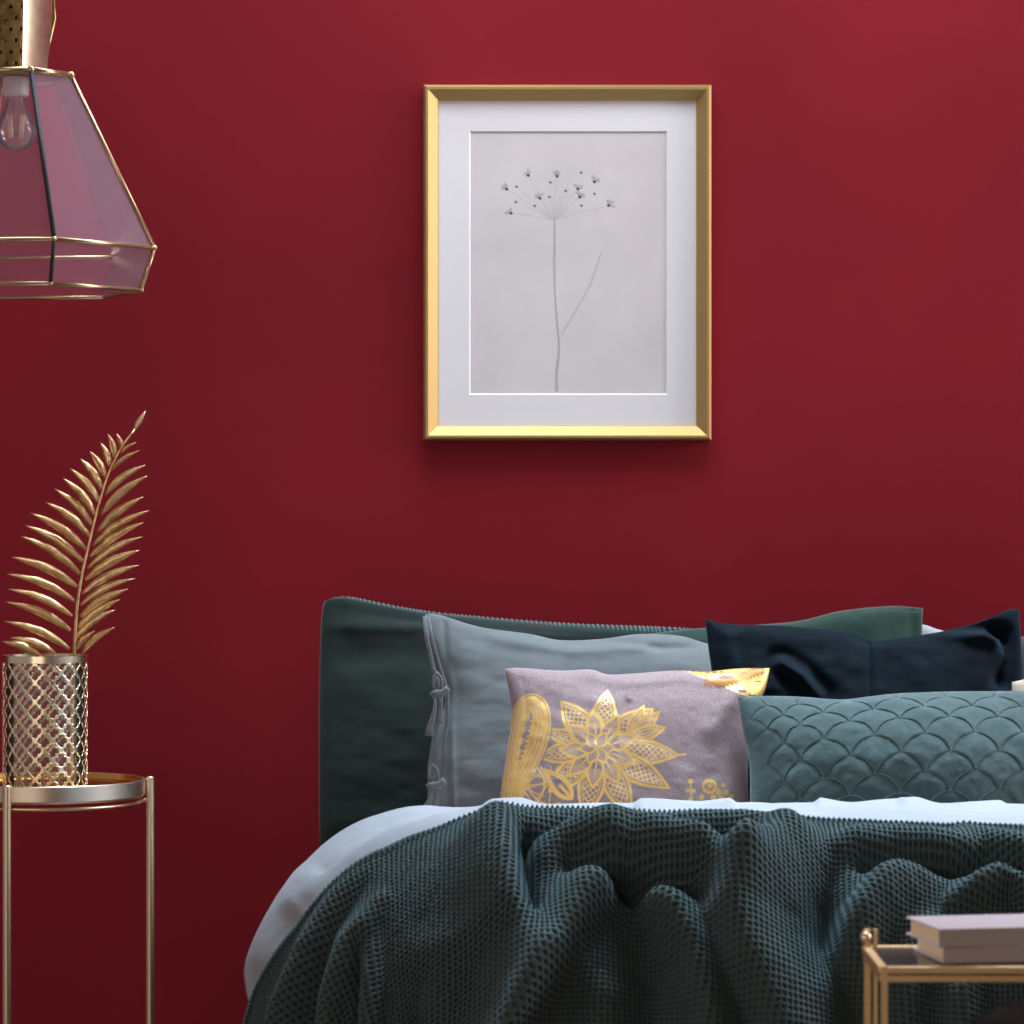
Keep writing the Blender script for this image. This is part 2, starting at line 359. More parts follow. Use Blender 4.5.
for (x0, y0, tail) in ((436, 690, 1), (432, 782, .6)):
    mb = MB()
    o = lambda *q: [(x0+a, y0+b) for a, b in q]
    ribbon(mb, P(dT, *o((0, 4), (-3, -6), (-2, -14), (1, -17), (5, -12), (6, -4), (4, 3))), .0032)
    ribbon(mb, P(dT-.004, *o((-5, 6), (0, 3), (6, 3), (10, 0), (13, -2))), .0060)
    ribbon(mb, P(dT-.003, *o((-5, 3), (2, 7), (9, 4))), .0042)
    # flat tails
    for (a, b, c, e, w) in ((-1, 8, -6, 46, .0075), (4, 8, 5, 34, .0052)):
        pts = [(a+(c-a)*s+1.2*math.sin(s*5), b+(8+(e-8)*tail-b)*s) for s in np.linspace(0, 1, 8)]
        mb.tube(P(dT-.004, *o(*pts)), [w*(.35+.65*s) for s in np.linspace(0, 1, 8)], 8, flat=.22, up0=(1, 0, 0))
    obj('tie', mb, M['bluegrey'], root, smooth=True)

# navy velvet cushion
def dN(U, V, X, Y):
    w = .012*fbm(X*.7, Y, 55, 31)*2
    d, s, _ = polydist(X, Y, [(935, 634), (960, 636), (985, 639), (1001, 650), (1002, 680)])
    d2, _, _ = polydist(X, Y, [(950, 624), (985, 624), (1004, 636), (1006, 655), (1001, 680)])
    w += .018*np.exp(-(d/7)**2)-.050*np.exp(-(d2/9)**2)
    d3, _, _ = polydist(X, Y, [(780, 668), (800, 682), (815, 700)]); w += .010*np.exp(-(d3/7)**2)-.009*np.exp(-((d3-12)/7)**2)
    d4, _, _ = polydist(X, Y, [(850, 634), (868, 643), (880, 640)]); w -= .012*np.exp(-(d4/6)**2)
    w -= .006*np.exp(-((X-868)/2.5)**2)
    w += .008*np.exp(-((X-725-(Y-640)*.2)/8)**2)
    return w
root = thing('velvet_cushion', 'dark navy velvet cushion with perky corners behind the scalloped cushion', 'cushion', at(860, 850, 5.54))
cushion('cushion_body', M['navy'], [(705, 619), (728, 624), (788, 626), (846, 632), (872, 640), (905, 637), (944, 631), (981, 621), (1008, 610), (1019, 609)],
     [(1019, 609), (1021, 640), (1022, 690), (1018, 770), (1020, 852)], [(716, 852), (860, 856), (1020, 852)],
     [(705, 619), (708, 645), (714, 700), (712, 780), (716, 852)], 5.54, .22, .055, 300, 200, dN, pw=.42, parent=root)

# ---- mauve cushion with gold lace print
def leafshape(X, Y, cx, cy, ang, L, W, base=0.0):
    """signed distance-like field of a pointed petal starting base px from the centre; <0 inside"""
    c, s = math.cos(ang), math.sin(ang); x = (X-cx)*c+(Y-cy)*s-base; y = -(X-cx)*s+(Y-cy)*c
    t = np.clip(x/L, 0, 1); w = W*np.sin(PI*t**.85)**.8*(1-.25*t)
    return np.where((x < -1) | (x > L+1), 9., np.abs(y)-w), x, y
def aa(d, w): return np.clip(w-d+.5, 0, 1)
def gold_mask(U, V, X, Y):
    g = np.zeros_like(X); cx, cy = 598, 757
    tips = [(561, 707, 15), (607, 696, 14), (652, 716, 15), (678, 762, 15), (668, 795, 15), (630, 823, 15), (584, 824, 15), (548, 798, 14), (537, 762, 12), (541, 735, 9)]
    for i, (tx, ty, W) in enumerate(tips):
        a = math.atan2(ty-cy, tx-cx); L = math.hypot(tx-cx, ty-cy)
        f, x, y = leafshape(X, Y, cx, cy, a, L-14, W, 14)
        ins = f < 0
        g = np.where(ins, 0, g)
        lat = np.maximum(aa(np.abs(((x+y) % 6)-3), .75), aa(np.abs(((x-y) % 6)-3), .75))
        g = np.maximum(g, np.where(f < -5.2, lat*.95, 0)); g = np.maximum(g, aa(np.abs(f+1.2), 1.5))
        g = np.maximum(g, np.where(ins, aa(np.abs(f+4.6), .45), 0))
    d, _, _ = polydist(X, Y, [(678, 762), (684, 761)]); g = np.maximum(g, aa(d, 1))
    # smaller overlapping petals at the upper right
    for an, L in ((-1.15, 34), (-.72, 38), (-.30, 36)):
        f, x, y = leafshape(X, Y, 628, 746, an, L, 8.5, 2)
        g = np.where(f < 0, 0, g); g = np.maximum(g, aa(np.abs(f+1), 1.5)); g = np.maximum(g, aa(np.abs(f+4.4), .7)*(f < 0))
        g = np.maximum(g, aa(np.abs(y), .6)*(f < -4)*.9)
    lat2 = aa(np.abs(((X*.9+Y*1.3) % 3.4)-1.7), .55)*.8
    for k in range(9):   # middle ring
        a = k*2*PI/9+.35
        f, x, y = leafshape(X, Y, cx, cy, a, 30, 10, 9)
        g = np.where(f < 0, .0, g); g = np.maximum(g, aa(np.abs(f+1), 1.6)); g = np.maximum(g, aa(np.abs(y)+np.abs(x-10)*.12, 1.0)*(f < 0)*.9)
        g = np.maximum(g, np.where((f < -3.0) & (x > 11), lat2, 0))
    for k in range(6):
        f, x, y = leafshape(X, Y, cx-2, cy-1, k*PI/3, 17, 7, 1)
        g = np.where(f < 0, .15, g); g = np.maximum(g, aa(np.abs(f+1), 1.2))
    # paisley at the left
    pais = [(508, 800), (509, 770), (513, 740), (520, 716), (530, 706), (539, 712), (542, 730), (537, 752), (526, 775), (516, 796), (512, 806)]
    pc = [tuple(p) for p in curve(pais, 40)]
    d, s, _ = polydist(X, Y, pc); edge = 3.6+1.2*np.sin((X+Y)*.9)
    left = X < 552
    g = np.where(left & (d < 11), 0, g)
    g = np.maximum(g, aa(np.abs(d), 1.3+0*X)*left); g = np.maximum(g, aa(np.abs(d-4.2), 2.0)*left*(s > -2))
    g = np.maximum(g, aa(np.abs(d-8.0), .8)*left)
    d, _, _ = polydist(X, Y, [(527, 716), (521, 735), (516, 760), (512, 790)])
    g = np.maximum(g, (d < 3.8)*(np.sin(Y*.55) > -.1)*1.0); d, _, _ = polydist(X, Y, [(534, 724), (528, 748), (518, 775)])
    g = np.maximum(g, aa(np.abs(d), .9)+((d < 3)*(np.sin(Y*1.3) > .2)).astype(float)); g = np.clip(g, 0, 1)
    # woven rays at the lower left
    rg = (X < 560) & (Y > 772)
    for (hx, hy, n) in ((520, 790, 13), (552, 786, 11)):
        r = np.hypot(X-hx, Y-hy); th = np.arctan2(Y-hy, X-hx)
        g = np.maximum(g, rg*np.where(r < 26, aa(np.abs(np.sin(th*n/2))*r/(n/2), .6), 0)); g = np.maximum(g, rg*aa(np.abs(r-24), .8))
    f, x, y = leafshape(X, Y, 572, 806, -2.3, 42, 10); g = np.where(f < 0, .0, g); g = np.maximum(g, aa(np.abs(f+2), 2.4)); g = np.maximum(g, aa(np.abs(y), 1.6)*(f < 0)*(x < 20))
    # small flowers at the lower right
    r = np.hypot(X-708, Y-792); g = np.maximum(g, aa(np.abs(r-6.3), 1.3)); g = np.maximum(g, aa(r, 2.2)); g = np.maximum(g, np.where(r < 6, aa(np.abs(((X+Y) % 4)-2), .5), 0))
    for (a, b, q) in ((689, 788, 2.6), (686, 797, 2.2), (692, 797, 2.2), (722, 790, 2.4), (717, 797, 3), (725, 797, 2.8), (730, 801, 2.6), (720, 804, 3.2), (700, 803, 2.6), (689, 806, 2.4), (712, 803, 3)):
        g = np.maximum(g, aa(np.hypot(X-a, Y-b), q))
    d, _, _ = polydist(X, Y, [(689, 790), (690, 808), (700, 812)]); g = np.maximum(g, aa(d, .9))
    # gold leaf in the top right corner
    d, s, _ = polydist(X, Y, [(668, 668), (690, 674), (712, 685), (738, 699), (762, 702), (790, 706)])
    up = (Y < np.interp(X, [660, 690, 715, 740, 780], [666, 676, 688, 700, 703]))
    g = np.maximum(g, up*sm(672, 690, X)*(fbm(X, Y*2.5, 10, 5)*1.2+.95 > .72))
    return np.clip(g, 0, 1)
def bronze_mask(U, V, X, Y):
    sp = [(705, 686), (720, 688), (738, 682), (752, 675), (766, 668)]
    d, s, ex = polydist(X, Y, [(a, b, i) for i, (a, b) in enumerate(sp)])
    fr = np.sin((X*.9-Y*1.4)*1.1)
    b = np.where((d < 5.2+1.2*fr) & (X > 703), .85, 0.)
    d2, _, _ = polydist(X, Y, [(672, 671), (700, 672), (725, 676)]); b = np.maximum(b, (d2 < 1.6+1.4*np.sin(X*.9))*.7)
    return b*(X < 764)
def dM(U, V, X, Y):
    w = .007*fbm(X*.8, Y, 48, 41)*2+.0012*fbm(X, Y, 22, 2)*2
    d, _, _ = polydist(X, Y, [(640, 672), (634, 690), (628, 705)]); w += .004*np.exp(-(d/4)**2)
    d, _, _ = polydist(X, Y, [(585, 668), (625, 684), (680, 678)]); w += .006*np.exp(-(d/9)**2)
    d, _, _ = polydist(X, Y, [(742, 697), (725, 712), (712, 735)]); w += .010*np.exp(-(d/12)**2)
    return w
root = thing('printed_cushion', 'mauve linen cushion printed with a gold lace mandala in the middle of the bed', 'cushion', at(625, 858, 5.40))
cushion('cushion_body', M['mauve'], [(505, 669), (520, 668), (560, 671), (590, 670), (608, 675), (635, 674), (675, 671), (705, 672), (735, 669), (758, 668), (770, 668)],
     [(770, 668), (765, 690), (752, 720), (748, 780), (752, 860)], [(497, 860), (620, 866), (752, 860)],
     [(505, 669), (509, 690), (512, 715), (507, 750), (500, 800), (497, 860)], 5.40, .28, .062, 560, 400, dM, {'gold': gold_mask, 'bronze': bronze_mask}, pw=.45, parent=root)

# ---- teal quilted scallop cushion
def scal(X, Y):
    x = X-738; xx = np.where(x < 62, x*1.55-34.1+0*x, x); xx = xx+738         # scales crowd together where the side turns away
    yb = Y+.035*(X-880); y = np.where(yb < 735, 735-(735-yb)*1.5, yb)        # and along the top edge
    best = np.full(X.shape, -1.); R = 25.; HX = 49.; HY = 19.
    for row in range(14, -12, -1):       # lower rows lie on top of the row above
        cy = 812+row*HY; off = HX/2 if row % 2 else 0
        dx = (xx-820-off+HX/2) % HX-HX/2; r = np.hypot(dx, (y-cy)*1.0)
        ins = (r < R) & (y < cy+14) & (best < 0)
        best = np.where(ins, R-r, best)
    return np.clip(best, 0, 25)
def dS(U, V, X, Y):
    b = scal(X, Y); return .0042*np.sqrt(np.clip(b, 0, 9)/9)+.008*fbm(X, Y, 50, 8)*2-.002+.0016*fbm(X, Y, 8, 3)
def threads(U, V, X, Y): b = scal(X, Y); return np.clip(1.1-b, 0, 1)*.55
root = thing('quilted_cushion', 'grey teal velvet cushion quilted in fish scale scallops at the front right', 'cushion', at(910, 858, 5.34))
cushion('cushion_body', M['velvet'], [(738, 697), (760, 696), (800, 697), (840, 700), (870, 697), (900, 694), (960, 692), (1040, 692), (1092, 696)],
     [(1092, 696), (1086, 760), (1090, 860)], [(748, 860), (900, 868), (1090, 860)],
     [(738, 697), (742, 725), (749, 760), (750, 800), (748, 860)], 5.34, .30, .105, 640, 300, dS, {'thread': threads}, pw=.58, parent=root)

# ------------------------------------------------------------------ bed, duvet, throw
root = thing('bed', 'wide bed under the duvet and dark waffle throw against the red wall', 'bed', (.5, -.95, 0))
def slab(x0, x1, y0, y1, z0, z1, r, e):
    mb = MB(); pts = []
    for (cx, cy, a0) in ((x1-r, y1-r, 0), (x0+r, y1-r, 90), (x0+r, y0+r, 180), (x1-r, y0+r, 270)):
        for k in range(9):
            a = math.radians(a0+k*90/8); pts.append((cx, cy, math.cos(a), math.sin(a)))
    n = len(pts); V = []; prof = [(r-e, z0), (r, z0+e), (r, z1-e), (r-e*.3, z1-e*.3), (r-e, z1)]
    for q, z in prof: V += [(cx+c*q, cy+s*q, z) for cx, cy, c, s in pts]
    Fc = [(i*n+k, i*n+(k+1) % n, (i+1)*n+(k+1) % n, (i+1)*n+k) for i in range(len(prof)-1) for k in range(n)]
    Fc += [tuple(range(n))[::-1], tuple((len(prof)-1)*n+k for k in range(n))]
    return mb.add(V, Fc)
obj('mattress', slab(-.21, 1.28, -1.58, -.06, .30, .466, .12, .04), M['mattress'], root, smooth='auto')
obj('bed_base', slab(-.20, 1.27, -1.56, -.05, .14, .298, .10, .02), M['darkwood'], root, smooth='auto')
for x in (-.10, 1.15):
    for y in (-1.42, -.2): obj('leg', MB().tube([(x, y, 0), (x, y, .14)], [.018, .028], 12), M['darkwood'], root, smooth='auto')

XS, DS, RX, RY, RZ = -.10, 4.58, .262, .27, .28
def top_z(D): return np.interp(D, [3.5, 4.45, 4.6, 4.8, 5.0, 5.1, 5.2], [.640, .640, .644, .650, .632, .600, .535])
def drape(X, D, lift=0.0, rz=RZ):
    ex = np.maximum(0, XS-X); ey = np.maximum(0, DS-D); xr = np.maximum(0, X-1.10)
    a = (ex+xr)/(RX+lift*.6); b = ey/(RY+lift*.6); r = np.hypot(a, b)+1e-9; h = r < PI/2
    off = np.where(h, np.sin(np.minimum(r, PI/2)), 1+.10*(r-PI/2)); drop = np.where(h, 1-np.cos(np.minimum(r, PI/2)), 1+(r-PI/2))
    sg = np.where(X > .5, -1, 1)
    Xo = np.clip(X, XS, 1.10)-sg*(RX+lift*.6)*off*a/r; Do = np.maximum(D, DS)-(RY+lift*.6)*off*b/r
    return np.stack([Xo, Do-WALL, top_z(np.maximum(D, 4.45))+lift-rz*drop], -1)
def project(G):
    d = G[..., 1]+WALL; return 512+G[..., 0]*F/d, 512-(G[..., 2]-CAMZ)*F/d
# duvet
nx, nd = 420, 260
Xf, Df = np.meshgrid(np.linspace(-.43, 1.44, nx), np.linspace(5.20, 4.12, nd))
hl = -.56+.0*Df
G = drape(Xf, Df, 0.0); px, py = project(G); N = normals(G); N *= np.sign(N[..., 2:3]+1e-9)*1.0
N = np.where((N[..., 2:3] < 0), -N, N)
w = .008*fbm(Xf, Df, .25, 50)*2+.0015*fbm(Xf, Df, .10, 51)*2
d, s, _ = polydist(px, py, [(300, 905), (345, 862), (400, 836), (480, 815), (520, 806)]); w += .009*np.exp(-(d/14)**2)
d, s, _ = polydist(px, py, [(322, 868), (350, 846), (385, 826), (440, 810), (480, 803)]); w -= .009*np.exp(-(d/7)**2)
d, s, _ = polydist(px, py, [(262, 960), (272, 915), (300, 880)]); w += .005*np.exp(-(d/14)**2)
d, s, _ = polydist(px, py, [(262, 985), (278, 940), (305, 905)]); w -= .003*np.exp(-(d/9)**2)
for q in ([(820, 803), (850, 798), (900, 801)], [(905, 806), (940, 797), (1000, 801)], [(640, 806), (700, 799), (730, 803)]):
    d, s, _ = polydist(px, py, q); w += .007*np.exp(-(d/4)**2)
fade = sm(4.30, 4.55, Df+.25*(Xf < XS))
hemD = np.interp(Xf, [-.70, -.45, -.30, -.16, -.06, .0, .3, .6, 1.06, 1.5], [4.34, 4.385, 4.40, 4.455, 4.515, 4.55, 4.54, 4.50, 4.52, 4.64])
G = G+N*(w*fade-.048*sm(.0, .07, hemD+.01-Df))[..., None]
duv = grid_obj('duvet', G, M['duvet'])
so = duv.modifiers.new('thick', 'SOLIDIFY'); so.thickness = .024; so.offset = 1
tag(duv, 'pale blue cotton duvet puffed over the bed and hanging at its left side', 'duvet')

# throw: real waffle relief, 4 mesh steps per cell
CELL = .0066; ST = CELL/4
xs = np.arange(-.70, 1.06, ST); ts = np.arange(0, .86, ST)
Xf, Tf = np.meshgrid(xs, ts)
hem = np.interp(Xf, [-.70, -.45, -.30, -.16, -.06, .0, .3, .6, 1.06], [4.34, 4.385, 4.40, 4.455, 4.515, 4.55, 4.54, 4.50, 4.52])
G = drape(Xf, hem-Tf, .010); px, py = project(G)
N = normals(G); N = np.where((N[..., 2:3] < 0) & (np.abs(N[..., 2:3]) > .02), -N, N)
cen = np.array([.5, -1.2, .3]); sgn = np.sign(np.sum(N*(G-cen), -1, keepdims=True)); N = N*sgn
W = np.zeros_like(px)
def ridge(pts, wa, wb, p=2.0):
    """pts: (px, py, height cm); wa / wb: width on the two sides of the line"""
    global W
    d, s, (h,) = polydist(px, py, pts, True); q = np.clip(.5+.5*s/(d+1e-6), 0, 1); w_ = .88*(wb+(wa-wb)*q*q*(3-2*q))
    W = W+.0185*h*np.exp(-(d/w_)**p)
# side > 0 is to the right-hand / upper side when walking left->right in picture terms
ridge([(498, 822, 1.6), (543, 820, 1.8), (590, 823, 1.8), (632, 830, 1.6), (665, 834, 1.8), (700, 832, 2.2), (745, 834, 2.2), (790, 842, 1.2)], 16, 11)
ridge([(520, 842, -1.6), (560, 834, -1.6), (600, 830, -1.0), (660, 842, -1.6), (720, 856, -1.6), (760, 862, -.8)], 7, 7)
ridge([(536, 862, 1.0), (570, 854, 2.0), (605, 851, 2.5), (650, 856, 3.0), (700, 866, 3.4), (740, 884, 2.0)], 14, 26)
ridge([(575, 878, -2.0), (605, 884, -3.4), (640, 892, -3.6), (690, 898, -1.8)], 14, 15)
ridge([(490, 816, 2.0), (497, 850, 3.6), (503, 890, 4.0), (510, 925, 3.8), (522, 950, 2.6)], 23, 50)
ridge([(522, 842, -3.0), (524, 862, -3.2), (526, 890, -2.4), (532, 920, -1.8)], 10, 10)
ridge([(612, 884, 2.2), (598, 905, 3.8), (575, 938, 4.0), (548, 972, 3.8), (515, 1018, 3.6), (490, 1060, 3.6)], 12, 40)
ridge([(640, 886, 1.0), (652, 902, 2.8), (668, 926, 3.4), (686, 958, 3.4), (703, 1010, 3.4), (712, 1060, 3.0)], 30, 11)
ridge([(640, 940, -1.6), (650, 980, -2.2), (655, 1040, -2.2)], 26, 30)
ridge([(780, 856, 2.4), (758, 874, 4.0), (738, 896, 4.8), (729, 925, 4.8), (742, 962, 4.6), (770, 1008, 4.2), (786, 1060, 4.0)], 52, 21)
ridge([(832, 866, -1.2), (824, 900, -2.4), (826, 940, -2.6), (842, 990, -2.4), (855, 1040, -2.2)], 20, 24)
ridge([(905, 880, 1.6), (880, 897, 2.8), (858, 922, 3.2), (840, 958, 2.8), (830, 990, 1.4)], 34, 14)
ridge([(838, 852, 1.2), (860, 846, 1.8), (900, 845, 2.0), (935, 849, 2.0), (960, 854, 1.6), (985, 868, .5)], 13, 20)
ridge([(862, 868, -1.6), (910, 868, -2.4), (950, 872, -3.0), (985, 866, -3.4), (1010, 872, -1.5), (1030, 880, -1)], 9, 9)
ridge([(955, 908, 1.4), (975, 898, 2.2), (998, 888, 2.2), (1012, 888, 1.5), (1040, 900, 2.0), (1060, 930, 2)], 11, 13)
ridge([(965, 838, 1.4), (1000, 848, 1.8), (1040, 862, 1.6), (1080, 880, 1.6)], 12, 12)
ridge([(925, 940, 1.2), (905, 990, 1.4), (900, 1040, 1.4)], 20, 20)
ridge([(970, 950, 1.6), (960, 1000, 1.8), (958, 1050, 1.8)], 14, 14)
ridge([(1080, 860, 2), (1110, 930, 2.6), (1130, 1020, 2.4)], 24, 24); ridge([(1180, 850, 2), (1200, 930, 2.6), (1210, 1020, 2.4)], 24, 24)
# left-hand drape
ridge([(420, 835, .4), (380, 856, 1.0), (340, 900, 1.4), (312, 955, 1.6), (295, 1010, 1.8), (285, 1060, 2.0)], 10, 12)
ridge([(365, 890, -.4), (335, 930, -.9), (318, 985, -1.2), (308, 1040, -1.4)], 8, 8)
ridge([(385, 905, .6), (352, 950, 1.2), (338, 1000, 1.4), (330, 1060, 1.6)], 10, 10)
ridge([(362, 945, -.4), (361, 975, -1.6), (358, 1040, -2.0)], 7, 5)
ridge([(374, 935, .3), (374, 975, 1.2), (374, 1040, 1.6)], 8, 16)
ridge([(420, 990, -.6), (416, 1040, -1.2)], 16, 16)
ridge([(545, 968, 1.4), (520, 1000, 2.2), (500, 1035, 2.4)], 26, 12)
ridge([(450, 960, .8), (440, 1000, 1.0)], 30, 30)
ridge([(578, 960, .6), (600, 1000, 1.0), (600, 1050, 1.0)], 24, 24)
def blur(A, r):
    k = np.hanning(2*r+3)[1:-1]; k /= k.sum()
    for ax in (0, 1):
        Pd = np.pad(A, [(r, r) if a == ax else (0, 0) for a in (0, 1)], 'edge'); B = np.zeros_like(A)
        for i, kk in enumerate(k): B += kk*(Pd[i:i+A.shape[0]] if ax == 0 else Pd[:, i:i+A.shape[1]])
        A = B
    return A
W = blur(W, 6)
W += .006*fbm(Xf, Tf, .10, 77)*2+.003*fbm(Xf, Tf, .035, 78)*2
near = sm(0, .10, Tf); W *= .25+.75*near
W = W+.003
G = G+N*W[..., None]
N2 = normals(G); N2 *= np.sign(np.sum(N2*N, -1, keepdims=True))
I = np.arange(len(xs))[None, :] % 4; J = np.arange(len(ts))[:, None] % 4
prof = np.array([1.0, 1.0, 0, 0]); H_ = np.maximum(prof[I], prof[J])+.08*(prof[I]*prof[J])
hemw = (Tf < .012)
G = G+N2*(np.where(hemw, .8, H_)*.0054)[..., None]
thr_parent = thing('throw_blanket', 'dark teal waffle weave throw rumpled in deep folds over the foot of the bed', 'blanket', (.2, -1.6, .3))
wc = grid_obj('waffle_cloth', G, M['throw'], thr_parent); wc.data.polygons.foreach_set('use_smooth', np.zeros(len(wc.data.polygons), bool)); wc.data.update()
# ribbed hem along the head-side edge
mb = MB(); e = G[2]; step = 6
for i in range(0, len(xs)-step, 4):
    a = e[i]; n = N2[2, i]; t = G[8, i]-G[0, i]; t /= np.linalg.norm(t)+1e-9
    mb.tube([a-t*.0015+n*.000, a+t*.001+n*.002, a+t*.006+n*.0028, a+t*.011+n*.001], .0017, 6)
obj('hem', mb, M['throw'], thr_parent, smooth=True)

# ------------------------------------------------------------------ framed drawing
fx0, fz0 = at(423.5, 440, 6.07)[[0, 2]]; fx1, fz1 = at(711.5, 84.5, 6.07)[[0, 2]]
root = thing('picture_frame', 'gold framed pencil drawing of a dried umbel flower hanging on the red wall', 'picture', ((fx0+fx1)/2, -.001, (fz0+fz1)/2))
BW = .0255
prof = [(0, 0), (0, .024), (.004, .0285), (.008, .0285), (.0245, .0135), (BW, .0115), (BW, .004), (BW, 0)]   # (inward, out from wall)
def loop(q, h): return [(fx0+q, -h-.001, fz0+q), (fx1-q, -h-.001, fz0+q), (fx1-q, -h-.001, fz1-q), (fx0+q, -h-.001, fz1-q)]
names = ('bottom', 'right', 'top', 'left')
for s in range(4):
    V = []
    for q, h in prof: L = loop(q, h); V += [L[s], L[(s+1) % 4]]
    n = len(prof); Fc = [(2*i, 2*i+1, 2*((i+1) % n)+1, 2*((i+1) % n)) for i in range(n)]
    Fc += [tuple(2*i for i in range(n))[::-1], tuple(2*i+1 for i in range(n))]
    obj('frame_moulding', MB().add(V, Fc), M['gold_frame'], root)
ox0, oz0 = at(470.5, 393.5, 6.09)[[0, 2]]; ox1, oz1 = at(666, 132, 6.09)[[0, 2]]
def ring(a, b, ya, yb):
    V = [(a[0], ya, a[1]), (a[2], ya, a[1]), (a[2], ya, a[3]), (a[0], ya, a[3]), (b[0], yb, b[1]), (b[2], yb, b[1]), (b[2], yb, b[3]), (b[0], yb, b[3])]
    return MB().add(V, [(0, 1, 5, 4), (1, 2, 6, 5), (2, 3, 7, 6), (3, 0, 4, 7)])
q = .002; mt = obj('mat_board', ring((fx0+.02, fz0+.02, fx1-.02, fz1-.02), (ox0-q, oz0-q, ox1+q, oz1+q), -.0085, -.0085), M['mat'], root)
obj('bevel', ring((ox0-q, oz0-q, ox1+q, oz1+q), (ox0, oz0, ox1, oz1), -.0085, -.0062), M['matcore'], mt)
obj('backing', MB().box((fx0+.006, -.0045, fz0+.006), (fx1-.006, -.001, fz1-.006)), M['matcore'], root)
npx, npy = 460, 600
PXs, PYs = np.meshgrid(np.linspace(467, 669.5, npx), np.linspace(397, 128.5, npy))
ink = np.zeros_like(PXs)
def line(pts, w, a):
    global ink
    d, _, _ = polydist(PXs, PYs, pts); ink = np.maximum(ink, a*np.clip(w-d+.5, 0, 1))
o_ = (490, 150); sc_ = 140/1024
def z(x, y): return (490+x*sc_, 150+y*sc_)
hub = z(470, 512)
line([(554.2, 219), (554.0, 245), (553.5, 262), (554.5, 290), (556, 315), (558, 335), (559, 350)], .5, .55)
line([(554.8, 219), (555.2, 245), (554.8, 290), (557, 318), (559.5, 345), (559, 360), (557, 375), (556, 391)], .5, .4)
line([(557, 325), (559, 342), (558, 360), (556.5, 378), (557.5, 391)], .8, .42); line([(555.5, 391), (556, 370), (558.5, 352)], .5, .5)
line([(601, 253), (596, 268), (590, 284), (580, 303), (570, 320), (561, 334)], .7, .20); line([(601.5, 253), (591, 285), (578, 308), (562, 335)], .3, .35)
line([(598, 262), (601, 253)], .6, .3)
heads = [(277, 185, 1), (488, 190, 1), (120, 285, 1), (362, 352, 1), (152, 461, 1), (640, 283, 1), (655, 343, 1), (866, 405, 1), (762, 232, 1),
         (193, 268, 0), (187, 380, 0), (325, 408, 0), (432, 343, 0), (440, 236, 0), (552, 298, 0), (664, 165, 0), (762, 320, 0), (667, 406, 0)]
for hx, hy, big in heads:
    p = z(hx, hy); k = .94 if big else .82
    if not (hx in (762, 664) or (hx > 600 and not big)):
        line([hub, ((hub[0]+p[0])/2+random.uniform(-1, 1), (hub[1]+p[1])/2-.6), (hub[0]+(p[0]-hub[0])*k, hub[1]+(p[1]-hub[1])*k)], .28, .28)
    line([hub, (hub[0]+(p[0]-hub[0])*.3, hub[1]+(p[1]-hub[1])*.32)], .4, .3)
    line([p, (p[0]+.5, p[1]+.3)], 1.35 if big else 1.0, 1.0)
    if big:
        a0 = math.atan2(p[1]-hub[1], p[0]-hub[0])*.6-PI/2*.4
        for j in range(9):
            a = a0+(j-4)*.26+random.uniform(-.1, .1); L = random.uniform(3, 6.5)
            line([p, (p[0]+L*math.cos(a), p[1]+L*math.sin(a))], .4, random.uniform(.35, .75))
for (a, b, c, d_) in ((500, 370, 600, 200), (545, 350, 640, 300), (500, 360, 560, 345)):
    line([hub, z(a, b), z(c, d_)], .28, .25)
smud = .10*np.clip(fbm(PXs, PYs, 50, 91)*3-.2, 0, 1)*np.exp(-((PYs-200)/70)**2)
ink = np.clip(np.maximum(ink, smud), 0, 1)
dpp = 6.0945
Gp = np.stack([(PXs-512)*dpp/F, np.full_like(PXs, -.0055), CAMZ-(PYs-512)*dpp/F], -1)
grid_obj('drawing', Gp, M['paper'], root, {'ink': ink})

# ------------------------------------------------------------------ pendant lantern
LD = 5.2; cx, cy = at(16, 0, LD)[0], LD-WALL
A0 = math.radians(-7)
zt, zm, zl = CAMZ+(512-76)/F*LD, CAMZ+(512-249)/F*LD, CAMZ+(512-291)/F*LD
Rt, Rm, Rl = .0835, .210, .190
def hexp(R, z, k, dr=0): a = A0+k*PI/3; return np.array([cx+(R+dr)*math.cos(a), cy+(R+dr)*math.sin(a), z])
root = thing('pendant_lamp', 'hexagonal glass and brass lantern pendant hanging at the top left', 'lamp', (cx, cy, zl))
for k in range(6):
    j = k+1
    for nm, (Ra, za), (Rb, zb) in (('glass_pane', (Rt, zt), (Rm, zm)), ('glass_pane', (Rm, zm), (Rl, zl))):
        c = [hexp(Ra, za, k, -.001), hexp(Ra, za, j, -.001), hexp(Rb, zb, j, -.001), hexp(Rb, zb, k, -.001)]
        inn = [p-(p-np.array([cx, cy, p[2]]))*.012 for p in c]
        obj(nm, MB().add(c+inn, [(0, 1, 2, 3), (7, 6, 5, 4), (0, 4, 5, 1), (1, 5, 6, 2), (2, 6, 7, 3), (3, 7, 4, 0)]), M['lampglass'], root)
for k in range(6):
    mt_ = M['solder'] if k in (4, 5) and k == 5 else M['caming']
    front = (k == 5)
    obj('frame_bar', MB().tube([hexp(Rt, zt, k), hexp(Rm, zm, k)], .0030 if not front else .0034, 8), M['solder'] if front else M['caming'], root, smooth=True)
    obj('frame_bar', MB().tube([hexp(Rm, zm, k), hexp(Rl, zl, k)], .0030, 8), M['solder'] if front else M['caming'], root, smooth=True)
for R, z_, r in ((Rt, zt, .0045), (Rm, zm, .0032), (Rl, zl, .0030)):
    mb = MB()
    for k in range(6): mb.tube([hexp(R, z_, k), hexp(R, z_, k+1)], r, 8); mb.sphere(hexp(R, z_, k), r*1.35, 5)
    obj('frame_ring', mb, M['caming'], root, smooth=True)
